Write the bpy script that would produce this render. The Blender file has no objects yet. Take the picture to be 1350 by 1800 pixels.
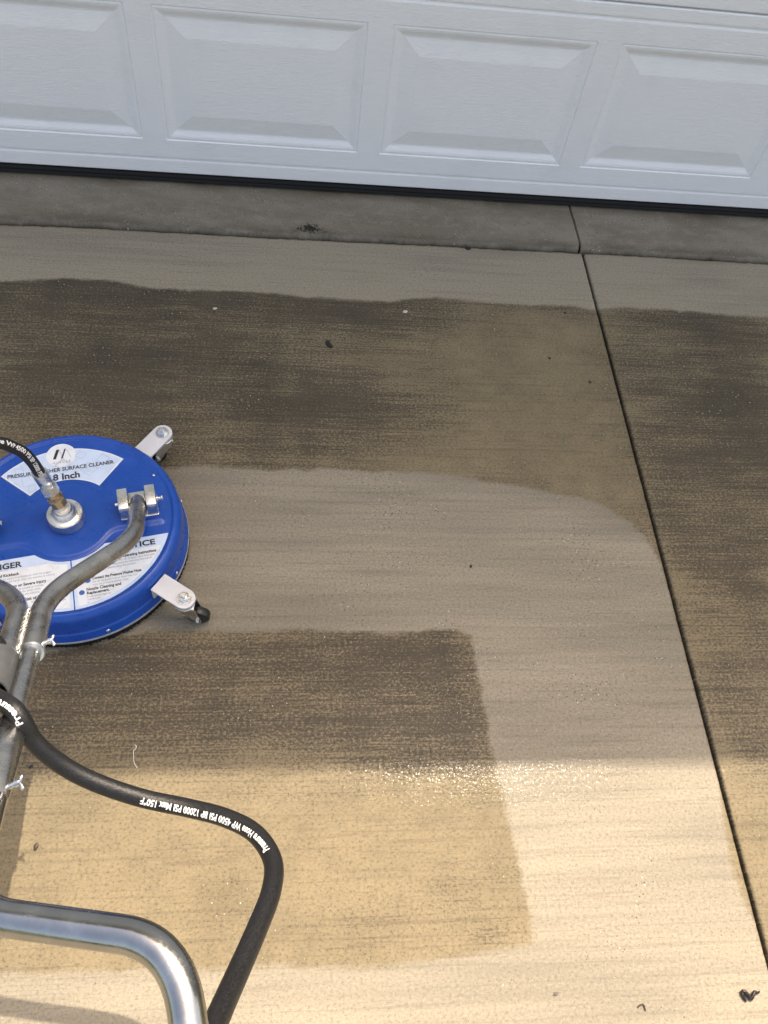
import bpy, bmesh, math, random
import numpy as np
from mathutils import Vector, Matrix

random.seed(7); rng = np.random.default_rng(7)
scene = bpy.context.scene
COL = scene.collection

# ------------------------------------------------------------------ camera
cam_d = bpy.data.cameras.new('camera'); cam = bpy.data.objects.new('camera', cam_d); COL.objects.link(cam)
rt, dn, fw = [Vector(v) for v in [(0.993263, -0.048593, 0.1052), (0.015557, -0.843692, -0.536602), (0.114832, 0.534623, -0.837252)]]
cam.matrix_world = Matrix(((rt.x, -dn.x, -fw.x, 0.0), (rt.y, -dn.y, -fw.y, -2.0675), (rt.z, -dn.z, -fw.z, 1.55), (0, 0, 0, 1)))
cam_d.sensor_fit = 'VERTICAL'; cam_d.sensor_height = 24.0; cam_d.lens = 1454.4 / 1800.0 * 24.0
cam_d.clip_start = 0.02; cam_d.clip_end = 800.0
scene.camera = cam

# ------------------------------------------------------------------ light
KS, KC = 0.26, 0.44                       # shadow run per metre of height, along x and y
SUN_EL = math.atan(1 / math.hypot(KS, KC)); SUN_AZ = math.atan2(KS, KC)
world = bpy.data.worlds.new('World'); scene.world = world; world.use_nodes = True
wn = world.node_tree.nodes; wl = world.node_tree.links
sky = wn.new('ShaderNodeTexSky'); sky.sky_type = 'NISHITA'; sky.sun_disc = False
sky.sun_elevation = SUN_EL; sky.sun_rotation = SUN_AZ; sky.air_density = 1.0; sky.dust_density = 5.0; sky.ozone_density = 1.0
bgn = wn['Background']; bgn.inputs['Strength'].default_value = 0.15
wl.new(sky.outputs[0], bgn.inputs['Color'])
sun_d = bpy.data.lights.new('sun', 'SUN'); sun_d.energy = 2.0; sun_d.angle = math.radians(0.45); sun_d.color = (1.0, 0.985, 0.965)
sun = bpy.data.objects.new('sun', sun_d); COL.objects.link(sun)
sdir = Vector((math.sin(SUN_AZ) * math.cos(SUN_EL), math.cos(SUN_AZ) * math.cos(SUN_EL), math.sin(SUN_EL)))
sun.rotation_euler = sdir.to_track_quat('Z', 'Y').to_euler(); sun.location = sdir * 8
vs = scene.view_settings; vs.view_transform = 'Standard'; vs.look = 'None'; vs.gamma = 1.0; vs.use_curve_mapping = False
vs.exposure = 1.5
scene.cycles.max_bounces = 6; scene.cycles.diffuse_bounces = 3; scene.cycles.glossy_bounces = 3; scene.cycles.caustics_reflective = False
vs.use_white_balance = True; vs.white_balance_temperature = 8000; vs.white_balance_tint = 10.5

# ------------------------------------------------------------------ helpers
def new_mesh(name, verts, faces, smooth=False):
    me = bpy.data.meshes.new(name)
    me.from_pydata([tuple(map(float, v)) for v in verts], [], [tuple(f) for f in faces])
    if smooth: me.polygons.foreach_set('use_smooth', [True] * len(me.polygons))
    me.update(); return me

def obj(name, me, mat=None, parent=None, loc=None, rot=None, smooth_angle=None):
    o = bpy.data.objects.new(name, me); COL.objects.link(o)
    if mat is not None and me is not None and not me.materials: me.materials.append(mat)
    if parent is not None: o.parent = parent
    if loc is not None: o.location = loc
    if rot is not None: o.rotation_euler = rot
    if smooth_angle is not None and me is not None:
        me.polygons.foreach_set('use_smooth', [True] * len(me.polygons))
        me.set_sharp_from_angle(angle=math.radians(smooth_angle))
    return o

def tag(o, label=None, cat=None, group=None, kind=None):
    if label: o['label'] = label
    if cat: o['category'] = cat
    if group: o['group'] = group
    if kind: o['kind'] = kind
    return o

def empty(name, loc=(0, 0, 0), rz=0.0):
    o = bpy.data.objects.new(name, None); COL.objects.link(o); o.location = loc; o.rotation_euler = (0, 0, rz); o.empty_display_size = 0.05
    return o

class MB:
    """collects boxes, lathes, tubes and prisms into one mesh"""
    def __init__(s): s.v = []; s.f = []
    def add(s, v, f):
        n = len(s.v); s.v += [tuple(map(float, q)) for q in v]; s.f += [tuple(i + n for i in q) for q in f]; return s
    def box(s, x0, x1, y0, y1, z0, z1, bev=0.0):
        bm = bmesh.new(); bmesh.ops.create_cube(bm, size=1.0)
        for q in bm.verts: q.co = Vector(((x0 + x1) / 2 + q.co.x * (x1 - x0), (y0 + y1) / 2 + q.co.y * (y1 - y0), (z0 + z1) / 2 + q.co.z * (z1 - z0)))
        if bev: bmesh.ops.bevel(bm, geom=list(bm.edges), offset=bev, segments=2, affect='EDGES', profile=0.5)
        bm.verts.index_update(); s.add([q.co for q in bm.verts], [[w.index for w in f.verts] for f in bm.faces]); bm.free(); return s
    def lathe(s, prof, n=32, M=None, cap0=True, cap1=True):
        v = []
        for r, z in prof:
            for k in range(n):
                t = 2 * math.pi * k / n; v.append(Vector((r * math.cos(t), r * math.sin(t), z)))
        f = [(i * n + k, i * n + (k + 1) % n, (i + 1) * n + (k + 1) % n, (i + 1) * n + k) for i in range(len(prof) - 1) for k in range(n)]
        if cap0: f.append(tuple(reversed(range(n))))
        if cap1: f.append(tuple((len(prof) - 1) * n + k for k in range(n)))
        if M is not None: v = [M @ q for q in v]
        return s.add(v, f)
    def prism(s, poly, z0, z1, M=None):
        n = len(poly); v = [Vector((x, y, z0)) for x, y in poly] + [Vector((x, y, z1)) for x, y in poly]
        f = [tuple(reversed(range(n))), tuple(range(n, 2 * n))] + [(k, (k + 1) % n, n + (k + 1) % n, n + k) for k in range(n)]
        if M is not None: v = [M @ q for q in v]
        return s.add(v, f)
    def tube(s, pts, r, n=20, caps=True):
        P, T, N, Bn = frames(pts); v = []
        rr = r if hasattr(r, '__len__') else [r] * len(P)
        for i in range(len(P)):
            for k in range(n):
                t = 2 * math.pi * k / n; v.append(P[i] + (N[i] * math.cos(t) + Bn[i] * math.sin(t)) * rr[i])
        f = [(i * n + k, i * n + (k + 1) % n, (i + 1) * n + (k + 1) % n, (i + 1) * n + k) for i in range(len(P) - 1) for k in range(n)]
        if caps: f += [tuple(reversed(range(n))), tuple((len(P) - 1) * n + k for k in range(n))]
        return s.add(v, f)
    def build(s, name, mat, parent=None, ang=35, **kw):
        me = new_mesh(name, s.v, s.f)
        return obj(name, me, mat, parent, smooth_angle=ang, **kw)

def frames(pts):
    P = [Vector(p) for p in pts]; n = len(P)
    T = [(P[min(i + 1, n - 1)] - P[max(i - 1, 0)]).normalized() for i in range(n)]
    N = []; a = T[0].orthogonal().normalized()
    for i in range(n):
        a = (a - T[i] * a.dot(T[i])).normalized(); N.append(a.copy())
    return P, T, N, [T[i].cross(N[i]) for i in range(n)]

def fillet(pts, r, seg=10):
    P = [Vector(p) for p in pts]; out = [P[0]]
    for i in range(1, len(P) - 1):
        a, b, c = P[i - 1], P[i], P[i + 1]
        d = min(r, (a - b).length * 0.48, (c - b).length * 0.48)
        p0 = b + (a - b).normalized() * d; p2 = b + (c - b).normalized() * d
        for k in range(seg + 1):
            t = k / seg; out.append(p0 * (1 - t) ** 2 + b * 2 * t * (1 - t) + p2 * t * t)
    out.append(P[-1]); return out

def catmull(pts, seg=12):
    P = [Vector(p) for p in pts]; P = [P[0] * 2 - P[1]] + P + [P[-1] * 2 - P[-2]]; out = []
    for i in range(1, len(P) - 2):
        p0, p1, p2, p3 = P[i - 1:i + 3]
        for k in range(seg):
            t = k / seg
            out.append(0.5 * ((2 * p1) + (p2 - p0) * t + (2 * p0 - 5 * p1 + 4 * p2 - p3) * t * t + (3 * p1 - p0 - 3 * p2 + p3) * t ** 3))
    out.append(P[-2]); return out

def vnoise(x, seed, freq):
    """smooth 1-d value noise in -1..1"""
    r = np.random.default_rng(seed).uniform(-1, 1, 4096); x = np.asarray(x, float) * freq + 1000.0
    i = np.floor(x).astype(int); t = x - i; t = t * t * (3 - 2 * t)
    return r[i % 4096] * (1 - t) + r[(i + 1) % 4096] * t

def vnoise2(x, y, seed, fx, fy):
    r = np.random.default_rng(seed).uniform(-1, 1, (512, 512)); x = x * fx + 200.0; y = y * fy + 200.0
    i = np.floor(x).astype(int); j = np.floor(y).astype(int); u = x - i; v = y - j; u = u * u * (3 - 2 * u); v = v * v * (3 - 2 * v)
    g = lambda a, b: r[a % 512, b % 512]
    return (g(i, j) * (1 - u) + g(i + 1, j) * u) * (1 - v) + (g(i, j + 1) * (1 - u) + g(i + 1, j + 1) * u) * v

def sstep(a, b, x):
    t = np.clip((x - a) / (b - a), 0, 1); return t * t * (3 - 2 * t)

# ------------------------------------------------------------------ materials
class NT:
    def __init__(s, name):
        s.m = bpy.data.materials.new(name); s.m.use_nodes = True; s.t = s.m.node_tree
        s.b = s.t.nodes['Principled BSDF']; s._tc = None
    def n(s, typ, **kw):
        q = s.t.nodes.new(typ)
        for k, v in kw.items(): setattr(q, k, v)
        return q
    def l(s, a, b): s.t.links.new(a, b)
    def co(s, scale=(1, 1, 1), rot=(0, 0, 0), kind='Object'):
        if s._tc is None: s._tc = s.n('ShaderNodeTexCoord')
        mp = s.n('ShaderNodeMapping'); s.l(s._tc.outputs[kind], mp.inputs[0]); mp.inputs['Scale'].default_value = scale; mp.inputs['Rotation'].default_value = rot
        return mp.outputs[0]
    flat2 = False
    def noise(s, scale, detail=3, rough=0.55, vec=None, dist=0.0):
        q = s.n('ShaderNodeTexNoise'); q.noise_dimensions = '2D' if s.flat2 else '3D'; q.inputs['Scale'].default_value = scale; q.inputs['Detail'].default_value = detail; q.inputs['Roughness'].default_value = rough; q.inputs['Distortion'].default_value = dist
        if vec is not None: s.l(vec, q.inputs['Vector'])
        return q.outputs[0]
    def vor(s, scale, feature='F1', vec=None, rnd=1.0, out='Distance'):
        q = s.n('ShaderNodeTexVoronoi'); q.voronoi_dimensions = '2D' if s.flat2 else '3D'; q.feature = feature; q.inputs['Scale'].default_value = scale; q.inputs['Randomness'].default_value = rnd
        if vec is not None: s.l(vec, q.inputs['Vector'])
        return q.outputs[out]
    def mr(s, v, a, b, c=0.0, d=1.0, smooth=True):
        q = s.n('ShaderNodeMapRange'); q.interpolation_type = 'SMOOTHSTEP' if smooth else 'LINEAR'; q.clamp = True
        s.l(v, q.inputs[0])
        for k, w in zip((1, 2, 3, 4), (a, b, c, d)): q.inputs[k].default_value = w
        return q.outputs[0]
    def m_(s, op, a, b=None, c=None):
        q = s.n('ShaderNodeMath', operation=op)
        for k, w in enumerate((a, b, c)):
            if w is None: continue
            if isinstance(w, (int, float)): q.inputs[k].default_value = w
            else: s.l(w, q.inputs[k])
        return q.outputs[0]
    def mix(s, f, a, b, mode='MIX'):
        q = s.n('ShaderNodeMix', data_type='RGBA', blend_type=mode); q.clamp_factor = True
        for k, w in ((0, f), (6, a), (7, b)):
            if isinstance(w, (int, float)): q.inputs[k].default_value = w
            elif isinstance(w, tuple): q.inputs[k].default_value = (*w, 1.0)
            else: s.l(w, q.inputs[k])
        return q.outputs[2]
    def attr(s, name):
        q = s.n('ShaderNodeAttribute'); q.attribute_name = name; return q.outputs['Fac']
    def bump(s, h, strength, dist, prev=None):
        q = s.n('ShaderNodeBump'); q.inputs['Strength'].default_value = strength; q.inputs['Distance'].default_value = dist; s.l(h, q.inputs['Height'])
        if prev is not None: s.l(prev, q.inputs['Normal'])
        return q.outputs[0]
    def out(s, col=None, rough=None, metal=None, normal=None, spec=None, coat=None, coat_r=None):
        for k, w in (('Base Color', col), ('Roughness', rough), ('Metallic', metal), ('Normal', normal), ('Specular IOR Level', spec), ('Coat Weight', coat), ('Coat Roughness', coat_r)):
            if w is None: continue
            if isinstance(w, tuple): s.b.inputs[k].default_value = (*w, 1.0)
            elif isinstance(w, (int, float)): s.b.inputs[k].default_value = w
            else: s.l(w, s.b.inputs[k])
        return s.m

def mat_concrete():
    s = NT('broomed_concrete'); s.flat2 = True
    dirt = s.attr('dirt'); dark = s.attr('dark'); wet = s.attr('wet'); tone = s.attr('tone'); mid = s.attr('mid')
    streak = s.noise(1.0, 3, 0.72, s.co((5.0, 235.0, 1)), 0.25)
    line = s.noise(1.0, 2, 0.55, s.co((3.0, 130.0, 1)), 0.5)
    grain = s.noise(165.0, 4, 0.82, s.co((1, 1.3, 1)))
    c = s.mix(tone, (0.180, 0.157, 0.118), (0.286, 0.247, 0.182))
    och = s.mix(mid, (0.146, 0.114, 0.064), (0.206, 0.160, 0.092))
    och = s.mix(s.mr(dark, 0.08, 0.5, 1.0, 0.0), och, s.mix(1.0, och, (1.06, 1.06, 1.06), 'MULTIPLY'))
    c = s.mix(s.m_('MULTIPLY', dirt, 0.95), c, och)
    # mildew clings to broom grooves and pores
    cling = s.m_('ADD', s.m_('MULTIPLY', streak, 0.60), s.m_('MULTIPLY', grain, 1.25))
    th = s.m_('ADD', s.m_('SUBTRACT', cling, 0.925), s.m_('MULTIPLY', s.m_('SUBTRACT', dark, 0.55), 0.30))
    amt = s.m_('MULTIPLY', s.m_('MULTIPLY', s.mr(th, -0.15, 0.15), dirt), s.mr(dark, 0.0, 0.55, 0.12, 0.84))
    mild = s.mix(mid, (0.031, 0.026, 0.018), (0.052, 0.041, 0.028))
    c = s.mix(amt, c, mild)
    # crisp broom lines, thin dark pores
    groove = s.m_('MULTIPLY', s.mr(s.m_('ADD', s.m_('MULTIPLY', streak, 0.35), s.m_('MULTIPLY', line, 0.65)), 0.565, 0.605), s.m_('ADD', s.m_('MULTIPLY', dirt, s.m_('ADD', s.m_('MULTIPLY', dark, 0.26), 0.05)), 0.14))
    c = s.mix(groove, c, (0.050, 0.038, 0.026))
    por = s.m_('MULTIPLY', s.mr(grain, 0.555, 0.64), s.m_('ADD', s.m_('MULTIPLY', dirt, 0.20), 0.40))
    c = s.mix(por, c, (0.060, 0.047, 0.032))
    lit = s.m_('MULTIPLY', s.mr(grain, 0.445, 0.36), 0.40)
    c = s.mix(lit, c, s.mix(1.0, c, (1.55, 1.53, 1.48), 'MULTIPLY'))
    pit = s.mr(s.m_('ADD', s.vor(60.0, 'F1', s.co()), s.m_('MULTIPLY', mid, 0.14)), 0.07, 0.11, 0.8, 0.0)
    c = s.mix(pit, c, (0.04, 0.032, 0.022))
    sp = s.mr(s.m_('ADD', s.vor(38.0, 'F1', s.co((1, 1, 1), (0, 0, 0.6))), s.m_('MULTIPLY', mid, 0.09)), 0.040, 0.060, 1.0, 0.0)
    c = s.mix(sp, c, (0.50, 0.46, 0.39))
    c = s.mix(wet, c, s.mix(1.0, c, (0.93, 0.93, 0.93), 'MULTIPLY'))
    nb = s.bump(s.m_('ADD', grain, s.m_('MULTIPLY', streak, 0.5)), 0.5, 0.0014)
    film = s.m_('MULTIPLY', s.m_('MULTIPLY', wet, 0.34), s.mr(grain, 0.44, 0.58, 1.0, 0.2))
    s.b.inputs['Coat IOR'].default_value = 1.38
    s.l(s.bump(s.noise(110.0, 2, 0.6, s.co((1, 1.4, 1))), 0.9, 0.0008), s.b.inputs['Coat Normal'])
    return s.out(c, 0.70, 0.0, nb, 0.35, film, 0.10)

def mat_apron():
    s = NT('troweled_concrete'); s.flat2 = True
    big = s.noise(4.0, 5, 0.6, s.co((1, 3, 1))); mid = s.noise(26.0, 4, 0.6, s.co((1, 1.6, 1))); gr = s.noise(240.0, 3, 0.65, s.co())
    c = s.mix(s.mr(big, 0.35, 0.68), (0.155, 0.130, 0.092), (0.212, 0.183, 0.138))
    c = s.mix(s.m_('MULTIPLY', s.mr(mid, 0.5, 0.72), 0.4), c, (0.25, 0.225, 0.18))
    dk = s.attr('dark')
    c = s.mix(s.m_('MULTIPLY', dk, s.mr(s.noise(16.0, 4, 0.6, s.co((1, 2.5, 1))), 0.25, 0.6, 0.35, 1.0)), c, (0.075, 0.060, 0.038))
    pits = s.m_('MULTIPLY', s.mr(s.vor(75.0, 'F1', s.co()), 0.07, 0.13, 1.0, 0.0), s.mr(s.noise(40.0, 2, 0.5, s.co()), 0.55, 0.62))
    c = s.mix(pits, c, (0.035, 0.032, 0.027))
    sp = s.m_('MULTIPLY', s.mr(s.vor(60.0, 'F1', s.co((1, 1, 1), (0, 0, 1.0))), 0.05, 0.07, 1.0, 0.0), s.mr(s.noise(12.0, 2, 0.5, s.co()), 0.6, 0.66))
    c = s.mix(sp, c, (0.5, 0.47, 0.42))
    c = s.mix(1.0, c, s.mix(s.mr(gr, 0.3, 0.7), (0.86, 0.86, 0.86), (1.13, 1.13, 1.13)), 'MULTIPLY')
    nb = s.bump(s.m_('ADD', s.m_('MULTIPLY', gr, 0.5), mid), 0.35, 0.0015)
    return s.out(c, s.mr(big, 0.3, 0.7, 0.36, 0.55), 0.0, nb, 0.5)

def mat_door():
    s = NT('white_embossed_steel')
    g1 = s.noise(1.0, 3, 0.6, s.co((95.0, 60.0, 340.0)), 0.8)
    g2 = s.noise(1.0, 2, 0.5, s.co((26.0, 26.0, 130.0)), 1.2)
    dirt = s.noise(6.0, 4, 0.6, s.co())
    c = s.mix(s.mr(dirt, 0.45, 0.75), (0.86, 0.86, 0.865), (0.82, 0.82, 0.825))
    sp = s.m_('MULTIPLY', s.mr(s.vor(34.0, 'F1', s.co()), 0.03, 0.045, 1.0, 0.0), s.mr(s.noise(7.0, 2, 0.5, s.co()), 0.60, 0.64))
    c = s.mix(s.m_('MULTIPLY', sp, 0.7), c, (0.25, 0.24, 0.22))
    nb = s.bump(s.m_('ADD', s.m_('MULTIPLY', g1, 0.7), s.m_('MULTIPLY', g2, 0.5)), 0.55, 0.0028)
    return s.out(c, 0.40, 0.0, nb, 0.5)

def mat_paint(name, col, rough=0.25, coat=0.5, coat_r=0.08, wear=None):
    s = NT(name)
    n = s.noise(18.0, 4, 0.6, s.co()); f = s.noise(160.0, 3, 0.6, s.co())
    c = s.mix(s.mr(n, 0.4, 0.75), col, tuple(min(1, x * 1.12 + 0.004) for x in col))
    r = s.mr(n, 0.3, 0.7, rough * 0.8, rough * 1.3)
    if wear:
        scr = s.m_('MULTIPLY', s.mr(s.vor(11.0, 'DISTANCE_TO_EDGE', s.co((1, 3.0, 1), (0, 0, 0.7))), 0.0, 0.006, 1.0, 0.0), s.mr(s.noise(9.0, 2, 0.5, s.co()), 0.60, 0.66))
        c = s.mix(s.m_('MULTIPLY', scr, 0.35), c, wear)
        dst = s.m_('MULTIPLY', s.mr(f, 0.60, 0.75), s.mr(n, 0.45, 0.7))
        c = s.mix(s.m_('MULTIPLY', dst, 0.22), c, (0.30, 0.30, 0.28))
        drp = s.m_('MULTIPLY', s.mr(s.vor(60.0, 'F1', s.co()), 0.05, 0.09, 1.0, 0.0), s.mr(n, 0.50, 0.62))
        c = s.mix(s.m_('MULTIPLY', drp, 0.35), c, (0.32, 0.30, 0.26))
    return s.out(c, r, 0.0, s.bump(n, 0.12, 0.002), 0.4, coat, coat_r)

def mat_metal(name, col, rough, scratch=0.25, stretch=(1, 1, 1), dirtcol=None):
    s = NT(name)
    n = s.noise(30.0, 4, 0.6, s.co(stretch)); f = s.noise(300.0, 3, 0.6, s.co()); b = s.noise(7.0, 3, 0.6, s.co())
    c = s.mix(s.mr(n, 0.35, 0.7), tuple(x * 0.82 for x in col), col)
    if dirtcol:
        c = s.mix(s.m_('MULTIPLY', s.mr(b, 0.5, 0.72), 0.55), c, dirtcol)
        c = s.mix(s.m_('MULTIPLY', s.mr(s.vor(140.0, 'F1', s.co()), 0.12, 0.2, 1.0, 0.0), s.mr(f, 0.5, 0.6)), c, tuple(x * 0.75 for x in col))
    r = s.m_('ADD', s.mr(n, 0.3, 0.7, rough * 0.75, rough * 1.25), s.m_('MULTIPLY', s.mr(f, 0.4, 0.7), scratch * 0.35))
    return s.out(c, r, 1.0, s.bump(f, 0.06 + scratch * 0.2, 0.0006))

def mat_plain(name, col, rough=0.6, var=0.15, scale=60.0, bump=0.2, spec=0.5):
    s = NT(name); n = s.noise(scale, 4, 0.6, s.co())
    c = s.mix(s.mr(n, 0.3, 0.7), tuple(x * (1 - var) for x in col), tuple(min(1.0, x * (1 + var)) for x in col))
    return s.out(c, s.mr(n, 0.3, 0.7, rough * 0.85, min(1, rough * 1.1)), 0.0, s.bump(n, bump, 0.001), spec)

M_CONC = mat_concrete(); M_APRON = mat_apron(); M_DOOR = mat_door()
M_BLUE = mat_paint('blue_powder_coat', (0.0, 0.062, 0.345), 0.30, 0.04, 0.10, wear=(0.10, 0.18, 0.45))
M_STEEL = mat_metal('brushed_stainless', (0.58, 0.56, 0.53), 0.27, 0.2, (1, 1, 1), (0.52, 0.49, 0.45))
M_CHROME = mat_metal('polished_stainless', (0.42, 0.415, 0.41), 0.19, 0.2, (1, 1, 1), (0.37, 0.355, 0.335))
M_ALU = mat_metal('machined_aluminium', (0.80, 0.79, 0.77), 0.30, 0.25)
M_ZINC = mat_metal('zinc_plate', (0.70, 0.72, 0.73), 0.25, 0.3, (1, 1, 1), (0.42, 0.42, 0.40))
M_BRASS = mat_metal('brown_brass', (0.50, 0.39, 0.25), 0.30, 0.3, (1, 1, 1), (0.24, 0.17, 0.10))
M_PLATE = mat_paint('light_grey_painted_plate', (0.60, 0.60, 0.61), 0.35, 0.15, 0.2, wear=(0.35, 0.34, 0.32))
M_HOSE = mat_plain('black_rubber_hose', (0.010, 0.010, 0.011), 0.42, 0.4, 420.0, 0.6, 0.4)
M_RUBBER = mat_plain('black_rubber', (0.008, 0.008, 0.008), 0.7, 0.3, 150.0, 0.3, 0.25)
M_TYRE = mat_plain('black_polyurethane_tyre', (0.015, 0.015, 0.016), 0.38, 0.2, 120.0, 0.15)
M_CLIP = mat_plain('grey_plastic', (0.075, 0.078, 0.082), 0.36, 0.12, 60.0, 0.15)
M_TRIM = mat_plain('pale_grey_edge_trim', (0.36, 0.36, 0.36), 0.5, 0.2, 80.0)
M_STW = mat_plain('white_sticker', (0.74, 0.77, 0.80), 0.30, 0.05, 40.0, 0.05)
M_STB = mat_plain('pale_blue_sticker', (0.55, 0.66, 0.82), 0.30, 0.05, 30.0, 0.05)
M_STL = mat_plain('sticker_line_blue', (0.36, 0.46, 0.66), 0.32, 0.05, 30.0, 0.05)
M_INK = mat_plain('black_ink', (0.02, 0.022, 0.028), 0.4, 0.1, 80.0, 0.05)
M_GREYINK = mat_plain('grey_ink', (0.24, 0.26, 0.30), 0.4, 0.1, 80.0, 0.05)
M_BLUEINK = mat_plain('blue_ink', (0.03, 0.09, 0.36), 0.4, 0.1, 80.0, 0.05)
M_WHITEINK = mat_plain('white_hose_print', (0.78, 0.78, 0.76), 0.5, 0.08, 300.0, 0.1)
M_GAP = mat_plain('joint_grit', (0.012, 0.011, 0.009), 0.95, 0.5, 200.0, 0.6)
M_WALL = mat_plain('pale_render', (0.42, 0.39, 0.34), 0.85, 0.12, 70.0, 0.4)
M_WTRIM = mat_plain('white_trim', (0.76, 0.76, 0.75), 0.5, 0.04, 30.0, 0.05)
M_ROOF = mat_plain('grey_shingle', (0.075, 0.07, 0.065), 0.9, 0.35, 50.0, 0.8)
M_GRASS = mat_plain('lawn_green', (0.065, 0.095, 0.030), 0.95, 0.4, 14.0, 0.8)

# ------------------------------------------------------------------ ground and driveway
def sheet(name, xs, ys, zf, mat, parent=None):
    X, Y = np.meshgrid(xs, ys); Z = zf(X, Y)
    return grid_obj(name, X, Y, Z, mat, parent)

def grid_obj(name, X, Y, Z, mat, parent=None, attrs=None):
    ny, nx = X.shape
    co = np.stack([X, Y, Z], -1).reshape(-1, 3).astype(np.float32)
    i = np.arange(ny * nx).reshape(ny, nx)
    q = np.stack([i[:-1, :-1], i[:-1, 1:], i[1:, 1:], i[1:, :-1]], -1).reshape(-1, 4).astype(np.int32)
    me = bpy.data.meshes.new(name); me.vertices.add(len(co)); me.vertices.foreach_set('co', co.ravel())
    me.loops.add(q.size); me.loops.foreach_set('vertex_index', q.ravel())
    me.polygons.add(len(q)); me.polygons.foreach_set('loop_start', np.arange(0, q.size, 4, dtype=np.int32))
    me.update(calc_edges=True); me.validate()
    for k, v in (attrs or {}).items():
        a = me.attributes.new(k, 'FLOAT', 'POINT'); a.data.foreach_set('value', np.ascontiguousarray(v, dtype=np.float32).ravel())
    o = obj(name, me, mat, parent); return o

lawn = sheet('lawn', np.array([-300., -30, -8, 0, 8, 30, 300]), np.array([-300., -40, -12, 0, 12, 60, 300]), lambda X, Y: 0 * X - 0.09, M_GRASS)
tag(lawn, kind='structure')

A_LINE = np.array([(-0.95, -0.426), (-0.738, -0.399), (-0.559, -0.38), (-0.459, -0.38), (-0.371, -0.397), (-0.27, -0.401), (-0.167, -0.398), (0.011, -0.404), (0.131, -0.413), (0.253, -0.41), (0.347, -0.393), (0.441, -0.385), (0.519, -0.393), (0.597, -0.401), (0.759, -0.393), (0.838, -0.406), (0.923, -0.39), (1.055, -0.393), (1.17, -0.401), (1.339, -0.405), (1.598, -0.407)]); B_LINE = np.array([(-0.816, -0.973), (-0.509, -0.969), (-0.263, -0.97), (-0.189, -0.963), (-0.113, -0.968), (-0.036, -0.97), (0.028, -0.967), (0.08, -0.961), (0.172, -0.967), (0.251, -0.969), (0.331, -0.972), (0.411, -0.982), (0.477, -0.991), (0.543, -1.006), (0.623, -1.02), (0.689, -1.034), (0.751, -1.068), (0.796, -1.113), (0.82, -1.158), (0.829, -1.202), (0.832, -1.246), (0.836, -1.299)]); D_POLY = np.array([(-0.706, -1.425), (-0.471, -1.415), (-0.388, -1.399), (-0.326, -1.38), (-0.273, -1.37), (-0.184, -1.368), (-0.072, -1.368), (0.019, -1.364), (0.065, -1.365), (0.134, -1.372), (0.216, -1.371), (0.299, -1.366), (0.352, -1.368), (0.377, -1.378), (0.383, -1.468), (0.393, -1.583), (0.4, -1.66), (0.411, -1.742), (0.42, -1.83), (0.427, -1.895), (0.431, -1.939), (0.419, -1.949), (0.369, -1.952), (0.309, -1.96), (0.25, -1.966), (0.193, -1.972), (0.117, -1.97), (0.005, -1.964), (-0.177, -1.96), (-0.441, -1.955), (-0.578, -1.951)]); STRIP = np.array([(0.833, -1.706), (0.823, -1.763), (0.818, -1.821), (0.82, -1.862), (0.825, -1.898), (0.831, -1.932), (0.835, -1.971)])
BLOBS = [(-0.343, -0.681, 0.554, 0.273, 0.55), (-0.601, -0.711, 0.435, 0.224, 0.3), (-0.11, -1.504, 0.524, 0.118, 0.5), (1.105, -0.859, 0.247, 0.708, 0.45), (-0.646, -0.446, 0.364, 0.061, 0.9), (-0.309, -0.445, 0.44, 0.084, 0.9), (0.19, -0.456, 0.308, 0.081, 1.0), (-0.607, -0.675, 0.196, 0.073, 0.45), (-0.249, -0.676, 0.233, 0.104, 0.8), (0.069, -0.753, 0.281, 0.111, 0.95), (-0.516, -0.76, 0.26, 0.125, 0.75), (-0.077, -0.896, 0.333, 0.067, 0.7), (0.302, -0.592, 0.119, 0.06, 0.35), (0.332, -0.778, 0.1, 0.111, 0.4), (-0.586, -0.562, 0.162, 0.048, 0.4), (0.756, -0.411, 0.198, 0.031, 0.3), (1.108, -0.445, 0.222, 0.063, 0.8), (1.276, -0.5, 0.137, 0.055, 0.8), (0.916, -0.641, 0.095, 0.123, 0.55), (1.148, -0.709, 0.177, 0.141, 1.0), (0.965, -0.881, 0.135, 0.109, 0.75), (1.155, -0.893, 0.092, 0.147, 0.75), (0.898, -1.033, 0.071, 0.1, 0.6), (1.06, -1.062, 0.13, 0.099, 0.7), (0.933, -1.216, 0.082, 0.105, 0.6), (1.03, -1.301, 0.067, 0.146, 0.75), (0.923, -1.484, 0.088, 0.142, 0.55), (0.93, -1.626, 0.048, 0.069, 0.35), (0.271, -1.418, 0.094, 0.076, 1.0), (0.154, -1.454, 0.103, 0.073, 0.9), (-0.003, -1.417, 0.136, 0.055, 0.8), (-0.224, -1.428, 0.165, 0.048, 0.8), (-0.383, -1.439, 0.128, 0.047, 0.75), (0.107, -1.546, 0.256, 0.069, 0.8), (0.308, -1.537, 0.079, 0.082, 0.9), (-0.181, -1.553, 0.212, 0.067, 0.6), (0.213, -1.624, 0.131, 0.043, 0.55), (0.341, -1.648, 0.044, 0.065, 0.25), (0.063, -1.694, 0.209, 0.031, 0.15), (0.29, -1.854, 0.061, 0.056, 0.2), (0.352, -1.927, 0.06, 0.026, 0.25), (0.197, -1.904, 0.098, 0.053, 0.15), (-0.432, -1.528, 0.103, 0.09, 0.6)]
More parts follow.
